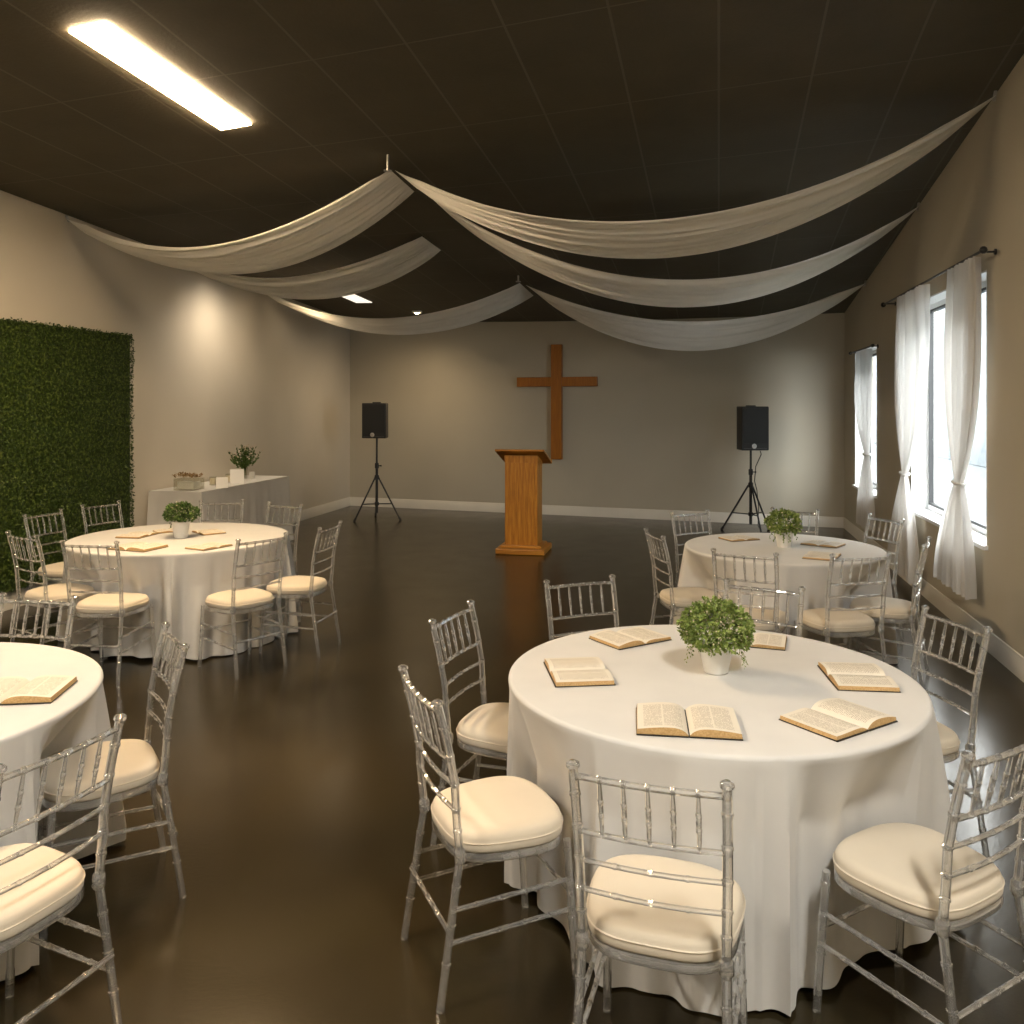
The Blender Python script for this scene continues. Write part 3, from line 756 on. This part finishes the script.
# ------------------------------------------------------------------ round tables and cloths
TABLES = [(.754, 3.285, .768, 'white floor-length cloth on the nearest right table', 31, 2),
          (1.97, 6.26, .70, 'white floor-length cloth on the far right table', 32, 1),
          (-2.60, 6.75, .82, 'white floor-length cloth on the far left table', 33, 1),
          (-2.27, 2.985, .77, 'white floor-length cloth on the left table cropped by the picture', 34, 1)]
TNAMES = ['round table under the nearest right cloth', 'round table under the far right cloth', 'round table under the far left cloth', 'round table under the cropped left cloth']
def cloth(cx, cy, R, label, seed):
    rnd = random.Random(seed); NA = 420
    # how far a tucked-in seat pushes the cloth inward
    dent = []
    for k in range(NA):
        a = 2 * PI * k / NA; lim = 9
        for (x, y, r) in PLACED:
            if math.hypot(x - cx, y - cy) > R + .5: continue
            rr = .3
            while rr < R + .12:
                px, py = cx + rr * math.cos(a) - x, cy + rr * math.sin(a) - y
                f = px * math.cos(r) + py * math.sin(r); s = -px * math.sin(r) + py * math.cos(r)
                hw = .222; ff = .228
                if -.3 < f < ff and abs(s) < hw: lim = min(lim, rr); break
                rr += .01
        dent.append(lim)
    nf = rnd.choice([15, 16, 17]); ph = [rnd.uniform(0, 6.28) for _ in range(5)]
    def wave(a):
        w = math.sin(nf * a + ph[0] + 1.1 * math.sin(2 * a + ph[1]) + .7 * math.sin(5 * a + ph[2]))
        w2 = math.sin((nf * 2 - 3) * a + ph[3] + math.sin(3 * a + ph[4]))
        return .78 * w + .3 * w2
    rows = []
    top = .768; rr = .014
    for q in (0.0, .3, .6, .85, .95): rows.append([(cx + (R - rr) * q * math.cos(2 * PI * k / NA), cy + (R - rr) * q * math.sin(2 * PI * k / NA), top) for k in range(NA)] if q else None)
    rows = [r for r in rows if r]
    for e in (0, 22, 45, 67, 90):
        e = math.radians(e)
        rows.append([(cx + (R - rr + rr * math.sin(e)) * math.cos(2 * PI * k / NA), cy + (R - rr + rr * math.sin(e)) * math.sin(2 * PI * k / NA), top - rr + rr * math.cos(e)) for k in range(NA)])
    free = [R + .022 + .080 * wave(2 * PI * k / NA) for k in range(NA)]
    low = [min(f_, d_) for f_, d_ in zip(free, dent)]
    dil = [min(dent[(k + j) % NA] for j in range(-3, 4)) for k in range(NA)]
    low = [min(f_, d_) for f_, d_ in zip(free, dil)]
    sm = []
    for k in range(NA):
        s = w = 0
        for j in range(-4, 5):
            g = 1 - abs(j) / 5; s += g * low[(k + j) % NA]; w += g
        near = any(dil[(k + j) % NA] < 8 for j in range(-4, 5))
        sm.append(s / w if near else low[k])
    dent = dil
    NH = 34
    for i in range(1, NH + 1):
        s = i / NH; h = (top - rr) * (1 - s) + .006 * s
        row = []
        for k in range(NA):
            a = 2 * PI * k / NA
            am = min(1, s * 1.1) ** .85
            r = R + (free[k] - R) * am
            if dent[k] < 8 or sm[k] < free[k] - .005:
                t = min(1, max(0, (.765 - h) / .235)); t = t ** 1.05
                r = min(r, R + (sm[k] - R) * t) - .028 * (.8 + wave(a * 1.0)) * t
            row.append((cx + r * math.cos(a), cy + r * math.sin(a), h + (.012 * (1 - math.cos(3 * a + seed)) if i == NH else 0)))
        rows.append(row)
    b = MB(); b.grid(rows, close=True); b.f.append(tuple(range(NA))[::-1]); b.mi.append(0)
    o = b.build('tablecloth', M['cloth'], None, 80)
    me = o.data
    for v in me.vertices: v.co.x -= cx; v.co.y -= cy
    o.location = (cx, cy, 0)
    tag(o, label, 'tablecloth')
for (cx, cy, R, lab, seed, _), tn in zip(TABLES, TNAMES):
    cloth(cx, cy, R, lab, seed)
    t = empty('round_table', (cx, cy, 0), label=tn, cat='table')
    b = MB(); b.lathe([(R - .09, .732), (R - .07, .738), (R - .07, .750), (R - .09, .755)], 64); b.build('tabletop', M['oak_h'], t)
    b = MB(); b.tube([(0, 0, .04), (0, 0, .735)], .04, 16); b.build('pedestal', M['steel'], t)
    b = MB(); b.lathe([(.26, 0), (.27, .012), (.1, .035), (.04, .05)], 32); b.build('foot_plate', M['steel'], t)

# ------------------------------------------------------------------ open books
def book_meshes(w=.172, d=.235, th=.021, seed=0, lift=0.0):
    """open at the middle: x across both pages, y up the page"""
    N = 14
    def prof(u, s):      # u 0 at the gutter .. 1 at the fore edge -> (x, z)
        z = th * (.30 + 1.0 * math.sin(min(1, u * 3.2) * PI / 2) * .75 - .45 * u ** 2.2) if u > 0 else th * .22
        z = th * (.2 + .85 * (1 - math.exp(-u * 7)) - .42 * u ** 2.0 + lift * s * u * (1 - u))
        return s * (.002 + w * (u - .03 * math.sin(PI * u))), max(z, .006)
    out = []
    for s in (-1, 1):
        b = MB(); f = [prof(i / N, s) for i in range(N + 1)]
        # page surface
        i0 = b.grid([[(x, -d / 2, z) for x, z in f], [(x, d / 2, z) for x, z in f]], 0)
        # edges
        base = [(x * 1.015, .0035) for x, z in f]
        b.grid([[(x, -d / 2, z) for x, z in f], [(x, -d / 2, z) for x, z in base]], 1)
        b.grid([[(x, d / 2, z) for x, z in f], [(x, d / 2, z) for x, z in base]], 1)
        b.grid([[(f[-1][0], -d / 2, f[-1][1]), (f[-1][0], d / 2, f[-1][1])], [(base[-1][0] , -d / 2, .0035), (base[-1][0], d / 2, .0035)]], 1)
        b.grid([[(x, -d / 2, .0035) for x, z in base], [(x, d / 2, .0035) for x, z in base]], 1)
        me = b.mesh('page_block', [M['page'], M['edge']], 40)
        uv = me.uv_layers.new(name='UVMap')
        for p in me.polygons:
            for li in p.loop_indices:
                co = me.vertices[me.loops[li].vertex_index].co
                uv.data[li].uv = ((abs(co.x) / w) if s > 0 else 1 - abs(co.x) / w, co.y / d + .5)
        out.append(me)
    b = MB(); W, D = w * 1.035, d * 1.04
    prof2 = [(-W, .0), (-W * .5, .0), (-.006, .0), (0, .001), (.006, 0), (W * .5, 0), (W, 0)]
    b.grid([[(x, -D / 2, z) for x, z in prof2], [(x, D / 2, z) for x, z in prof2]]); b.grid([[(x, -D / 2, z + .0032) for x, z in prof2], [(x, D / 2, z + .0032) for x, z in prof2]])
    n = len(prof2)
    ring_lo = [0, n - 1, 2 * n - 1, n]
    b.f += [(0, n, 3 * n, 2 * n), (n - 1, 2 * n - 1, 4 * n - 1, 3 * n - 1)] + [(i, i + 1, 2 * n + i + 1, 2 * n + i) for i in range(n - 1)] + [(n + i, n + i + 1, 3 * n + i + 1, 3 * n + i) for i in range(n - 1)]
    b.mi += [0] * (2 + 2 * (n - 1))
    return out, b.mesh('cover', M['cover'], 0)
BK = {}
BK['a'] = book_meshes(.160, .235, .030); BK['b'] = book_meshes(.150, .215, .024, lift=.8); BK['c'] = book_meshes(.135, .20, .020)
def book(px, py, ang, kind, label, group, sc=1.0):
    p = table_pt(px, py, .775); pgs, cov = BK[kind]
    root = empty('open_book', (p.x, p.y, .7692), math.radians(ang), label=label, cat='book', group=group); root.scale = (sc, sc, sc)
    for m_ in pgs: part('page_block', m_, root)
    part('cover', cov, root)
g1 = 'open books on the nearest right table'
book(578, 672, -84, 'a', 'open book at the left side of the nearest right table', g1, .92)
book(630, 638, -148, 'b', 'open book at the far left rim of the nearest right table', g1, .95)
book(687, 722, -8, 'a', 'open book at the front of the nearest right table, both pages facing the viewer', g1, .98)
book(838, 719, 33, 'b', 'open book at the front right of the nearest right table', g1, 1.0)
book(857, 677, 84, 'a', 'open book at the far right of the nearest right table', g1, .9)
book(752, 640, 160, 'b', 'open book half hidden behind the nearest plant', g1, .92)
g3 = 'open books on the far left table'
book(138, 535, -100, 'c', 'brown open book left of the plant on the far left table', g3)
book(170, 530.5, -140, 'c', 'thin open book just behind the far left plant', g3, .8)
book(138, 547.5, -20, 'a', 'largest open book, at the front left of the far left table', g3)
book(209, 532, 130, 'c', 'open book at the back right of the far left table', g3, .9)
book(209, 546.5, 60, 'c', 'open book at the front right of the far left table', g3, .95)
g2 = 'open books on the far right table'
book(739, 538.5, 200, 'c', 'open book at the left of the far right table', g2, .9)
book(823, 544, 140, 'c', 'open book right of the plant on the far right table, the farther one', g2, .95)
book(822, 556, 60, 'c', 'open book right of the plant on the far right table, the nearer one', g2, 1.0)
tb = book(16, 692, 7, 'a', 'open book on the cropped left table', None, 1.0)

# ------------------------------------------------------------------ potted plants
def plant(x, y, z, pr, ph, R, hc, n, ls, mat, label, seed, drop=.35, pot_name='pot', squash=.8):
    rnd = random.Random(seed)
    root = empty('potted_plant', (x, y, z), label=label, cat='plant')
    b = MB(); b.lathe([(pr * .62, 0), (pr * .68, .003), (pr * .98, ph * .93), (pr, ph * .94), (pr, ph), (pr * .93, ph), (pr * .9, ph * .85), (pr * .2, ph * .84)], 36); b.build('pot', M['ceramic'], root)
    b = MB(); b.lathe([(pr * .88, ph * .8), (pr * .88, ph * .86), (.001, ph * .9)], 24); b.build('soil', M['soil'], root)
    b = MB(); bud = MB(); st = MB()
    for i in range(26):
        a = rnd.uniform(0, 6.28); e = rnd.uniform(.1, 1.3); dd = Vector((math.cos(a) * math.sin(e), math.sin(a) * math.sin(e), math.cos(e)))
        st.tube([Vector((dd.x * .01, dd.y * .01, ph * .86)), Vector((dd.x * R * .5, dd.y * R * .5, ph + (hc - ph) * .6)), Vector((0, 0, hc)) + dd * R * .85 * Vector((1, 1, squash)).z], [.0015, .0012, .0007], 4)
    st.build('stems', mat, root)
    for i in range(n):
        a = rnd.uniform(0, 6.28); cz = rnd.uniform(-.62, 1); sz = math.sqrt(1 - cz * cz)
        d = Vector((math.cos(a) * sz, math.sin(a) * sz, cz))
        lump = 1 + .10 * math.sin(3 * a + seed) * math.cos(4 * cz + seed) + .06 * math.sin(7 * a + 5 * cz)
        k = rnd.uniform(.55, 1.0) ** .6 * lump
        c = Vector((0, 0, hc)) + Vector((d.x * R, d.y * R, d.z * R * squash)) * k
        if c.z < ph * .5 and math.hypot(c.x, c.y) < pr * 1.15: continue
        dr = d + Vector((rnd.uniform(-.8, .8), rnd.uniform(-.8, .8), rnd.uniform(-.9, .7)))
        L = ls * rnd.uniform(.7, 1.3)
        leaf(b, c, dr, d + Vector((rnd.uniform(-.6, .6), rnd.uniform(-.6, .6), rnd.uniform(0, .8))), L, L * .72)
        if rnd.random() < .09: leaf(bud, c + d * .005, dr, d, ls * .6, ls * .5)
    for i in range(int(9 * drop / .35)):      # trailing sprigs
        a = rnd.uniform(0, 6.28); c = Vector((math.cos(a) * R * .72, math.sin(a) * R * .72, hc - R * .45))
        for k in range(9):
            c = c + Vector((math.cos(a) * .002, math.sin(a) * .002, -R * .055)); leaf(b, c, Vector((rnd.uniform(-1, 1), rnd.uniform(-1, 1), -.8)), Vector((math.cos(a), math.sin(a), .4)), ls * .8, ls * .55)
    b.build('foliage', mat, root, 0); bud.build('buds', M['bud'], root, 0)
p = table_pt(716, 672, .768); plant(p.x, p.y, .7685, .067, .108, .136, .168, 3600, .0155, M['leaf'], 'bushy green plant in a white pot on the nearest right table', 1)
p = table_pt(784, 547, .768); plant(p.x, p.y, .7685, .068, .11, .120, .170, 1500, .020, M['leaf'], 'bright green plant in a white pot on the far right table', 2, .2)
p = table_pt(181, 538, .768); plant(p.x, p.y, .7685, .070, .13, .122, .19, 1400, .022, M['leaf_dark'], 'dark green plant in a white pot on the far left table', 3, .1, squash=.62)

# ------------------------------------------------------------------ buffet table by the left wall
BU = Vector((SL, 1, 0)).normalized()
def bt(u, v, h):     # u along the wall from the near end, v away from the wall
    return lw(9.52, .03, 0) + LD * u + LN * v + Vector((0, 0, h))
BL_, BD_, BH = 2.15, .64, .85
rows = []; seq = []
def ringpts(k, h, wv):
    pts = []; per = [(0, 0), (0, BD_), (BL_, BD_), (BL_, 0)]
    n = 60
    for e in range(4):
        a, c = per[e], per[(e + 1) % 4]
        for i in range(n):
            t = i / n; u = a[0] + (c[0] - a[0]) * t; v = a[1] + (c[1] - a[1]) * t
            L = math.hypot(c[0] - a[0], c[1] - a[1]); ou = (c[1] - a[1]) / L; ov = -(c[0] - a[0]) / L
            env = min(1, t * 6, (1 - t) * 6); s_ = wv * (.018 * math.sin(t * L * 21 + e) + .012 * math.sin(t * L * 37 + 2)) * env
            if e == 3: s_ = 0
            # corners flare outward towards the floor
            fl = .07 * wv * (1 - env)
            o_u = -ou * (s_ + fl + .02 * wv); o_v = -ov * (s_ + fl + .02 * wv)
            if e == 3: o_v = 0; o_u = -ou * 0
            pts.append(bt(u + o_u * 1.0, max(0, v + o_v), h))
    return pts
rows = [ringpts(1, BH, 0)] + [ringpts(1, BH - .01 - (BH - .016) * i / 16, (i / 16) ** 1.1) for i in range(17)]
b = MB(); b.grid(rows, close=True); b.f.append(tuple(range(len(rows[0])))[::-1]); b.mi.append(0)
tag(b.build('tablecloth', M['cloth'], None, 60), 'white floor-length cloth on the long buffet table by the left wall', 'tablecloth')
t = empty('buffet_table', bt(BL_ / 2, BD_ / 2, 0), -math.atan(SL), label='rectangular buffet table under the white cloth by the left wall', cat='table')
b = MB(); b.box((0, 0, BH - .03), (BD_ - .05, BL_ - .05, .03)); b.build('tabletop', M['oak_h'], t, 0)
for sx in (-1, 1):
    for sy in (-1, 1):
        b = MB(); b.tube([(sx * .27, sy * .95, 0), (sx * .27, sy * .95, BH - .045)], .014, 8); b.build('leg', M['steel'], t)
def on_buffet(px, v, h=0):
    # u so that the point at distance v from the wall appears in picture column px
    best = min((abs(512 + F * bt(u / 200, v, 0).x / bt(u / 200, v, 0).y - px), u / 200) for u in range(5, 425)); return best[1]
def local_root(nm, u, v, **k):
    q = bt(u, v, BH + .0005); return empty(nm, q, -math.atan(SL), **k)
# glass box with dried flowers
u = on_buffet(189, .36); r = local_root('display_box', u, .36, label='clear glass box topped with dried brown flowers on the left end of the buffet', cat='display box')
b = MB()
for c_, d_ in (((0, 0, .003), (.26, .20, .005)), ((-.128, 0, .065), (.004, .20, .12)), ((.128, 0, .065), (.004, .20, .12)), ((0, -.098, .065), (.25, .004, .12)), ((0, .098, .065), (.25, .004, .12)), ((0, 0, .128), (.26, .20, .005))): b.box(c_, d_)
b.build('glass_box', M['votive'], r, 0)
b = MB(); b.box((0, 0, .05), (.2, .15, .085)); b.build('white_insert', M['ceramic'], r, 0, .006)
b = MB(); rnd = random.Random(9)
for i in range(150):
    c_ = Vector((rnd.uniform(-.14, .13), rnd.uniform(-.08, .08), .134 + rnd.uniform(0, .04) * (1 - abs(rnd.uniform(-1, 1)) * .4)))
    leaf(b, c_, Vector((rnd.uniform(-1, 1), rnd.uniform(-1, 1), rnd.uniform(-.1, .8))), UP, .045, .02)
b.build('dried_flowers', M['dried'], r, 0)
# white boxes and cards
def card(px, v, w, h, lab, lean=.12):
    u = on_buffet(px, v); r = local_root('place_card', u, v, label=lab, cat='card'); r.rotation_euler.z += .55
    b = MB(); b.hexa([(-w / 2, -.05, 0), (w / 2, -.05, 0), (w / 2, -.046, 0), (-w / 2, -.046, 0), (-w / 2, 0, h), (w / 2, 0, h), (w / 2, .004, h), (-w / 2, .004, h)]); b.build('front_leaf', M['ceramic'], r, 0)
    b = MB(); b.hexa([(-w / 2, .052, 0), (w / 2, .052, 0), (w / 2, .056, 0), (-w / 2, .056, 0), (-w / 2, .0045, h), (w / 2, .0045, h), (w / 2, .0085, h), (-w / 2, .0085, h)]); b.build('back_leaf', M['ceramic'], r, 0)
def jar(px, v, rr, h, lab, grp=None, lid=True):
    u = on_buffet(px, v); r = local_root('candle_jar', u, v, label=lab, cat='candle', group=grp)
    b = MB(); b.lathe([(rr * .9, 0), (rr, .005), (rr, h), (rr * .93, h), (rr * .92, .008), (.001, .008)], 24); b.build('glass', M['votive'], r)
    b = MB(); b.lathe([(rr * .88, .010), (rr * .88, h * .78), (.001, h * .78)], 24); b.build('wax', M['wax'], r)
for px, v, h in ((213, .34, .10), (221, .44, .095), (229, .33, .105)):
    jar(px, v, .042, h, {213: 'cream candle jar, leftmost of the three in the middle of the buffet', 221: 'cream candle jar in the middle of the buffet, between two others', 229: 'cream candle jar, rightmost of the three in the middle of the buffet'}[px], 'candle jars on the buffet')
card(237, .50, .16, .17, 'tall white folded card left of the flower vase on the buffet')
card(222, .61, .13, .12, 'small white folded card in front on the buffet')
u = on_buffet(245, .27); r = local_root('flower_vase', u, .27, label='slim glass vase of leafy pale flowers on the buffet', cat='vase')
b = MB(); b.lathe([(.028, 0), (.03, .004), (.026, .06), (.036, .15), (.034, .15), (.024, .06), (.026, .008), (.001, .008)], 24); b.build('vase', M['votive'], r)
b = MB(); bd = MB(); st = MB(); rnd = random.Random(5)
for i in range(60):
    a = rnd.uniform(0, 6.28); e = rnd.uniform(0, .85); L = rnd.uniform(.2, .38)
    d = Vector((math.cos(a) * math.sin(e), math.sin(a) * math.sin(e), math.cos(e)))
    st.tube([Vector((0, 0, .01)), Vector((d.x * .02, d.y * .02, .14)), Vector((0, 0, .06)) + d * L], [.0015] * 3, 4)
    for k in range(12):
        c_ = Vector((0, 0, .06)) + d * L * rnd.uniform(.4, 1.0); leaf(b, c_, d + Vector((rnd.uniform(-1, 1), rnd.uniform(-1, 1), rnd.uniform(-.6, .8))), d + UP * .3, .04, .026)
    for k in range(3): leaf(bd, Vector((0, 0, .06)) + d * (L + .01 * k), Vector((rnd.uniform(-1, 1), rnd.uniform(-1, 1), rnd.uniform(-.2, 1))), d, .022, .02)
st.build('stems', M['leaf_dark'], r); b.build('leaves', M['leaf_dark'], r, 0); bd.build('blossoms', M['bud'], r, 0)
u = on_buffet(252, .36); r = local_root('candle_holder', u, .36, label='white cup shaped candle holder right of the flower vase', cat='candle holder')
b = MB(); b.lathe([(.030, 0), (.034, .004), (.038, .09), (.034, .09), (.03, .01), (.001, .01)], 24); b.build('cup', M['ceramic'], r)
b = MB(); b.lathe([(.028, .012), (.03, .07), (.001, .07)], 24); b.build('wax', M['wax'], r)

# ------------------------------------------------------------------ sky, camera, output
w = bpy.data.worlds.new('World'); SC.world = w; w.use_nodes = True
bg = w.node_tree.nodes['Background']; bg.inputs[0].default_value = (1.0, .985, .955, 1); bg.inputs[1].default_value = 8.0
cam = bpy.data.cameras.new('Camera'); co = bpy.data.objects.new('Camera', cam); COL.objects.link(co)
co.location = (0, 0, EYE); co.rotation_euler = (PI / 2, 0, 0)
cam.sensor_width = 36; cam.lens = F / 1024 * 36; cam.shift_y = -(512 - YH) / 1024; cam.clip_start = .05
SC.camera = co
SC.view_settings.view_transform = 'Standard'; SC.view_settings.look = 'None'; SC.view_settings.gamma = 1
SC.view_settings.exposure = 1.42
try:
    c = SC.cycles
    c.use_denoising = True; c.sample_clamp_indirect = 4; c.sample_clamp_direct = 0
    c.max_bounces = 10; c.transmission_bounces = 10; c.transparent_max_bounces = 16; c.caustics_refractive = False; c.caustics_reflective = False
    c.blur_glossy = 1.0
except Exception as e:
    print(e)
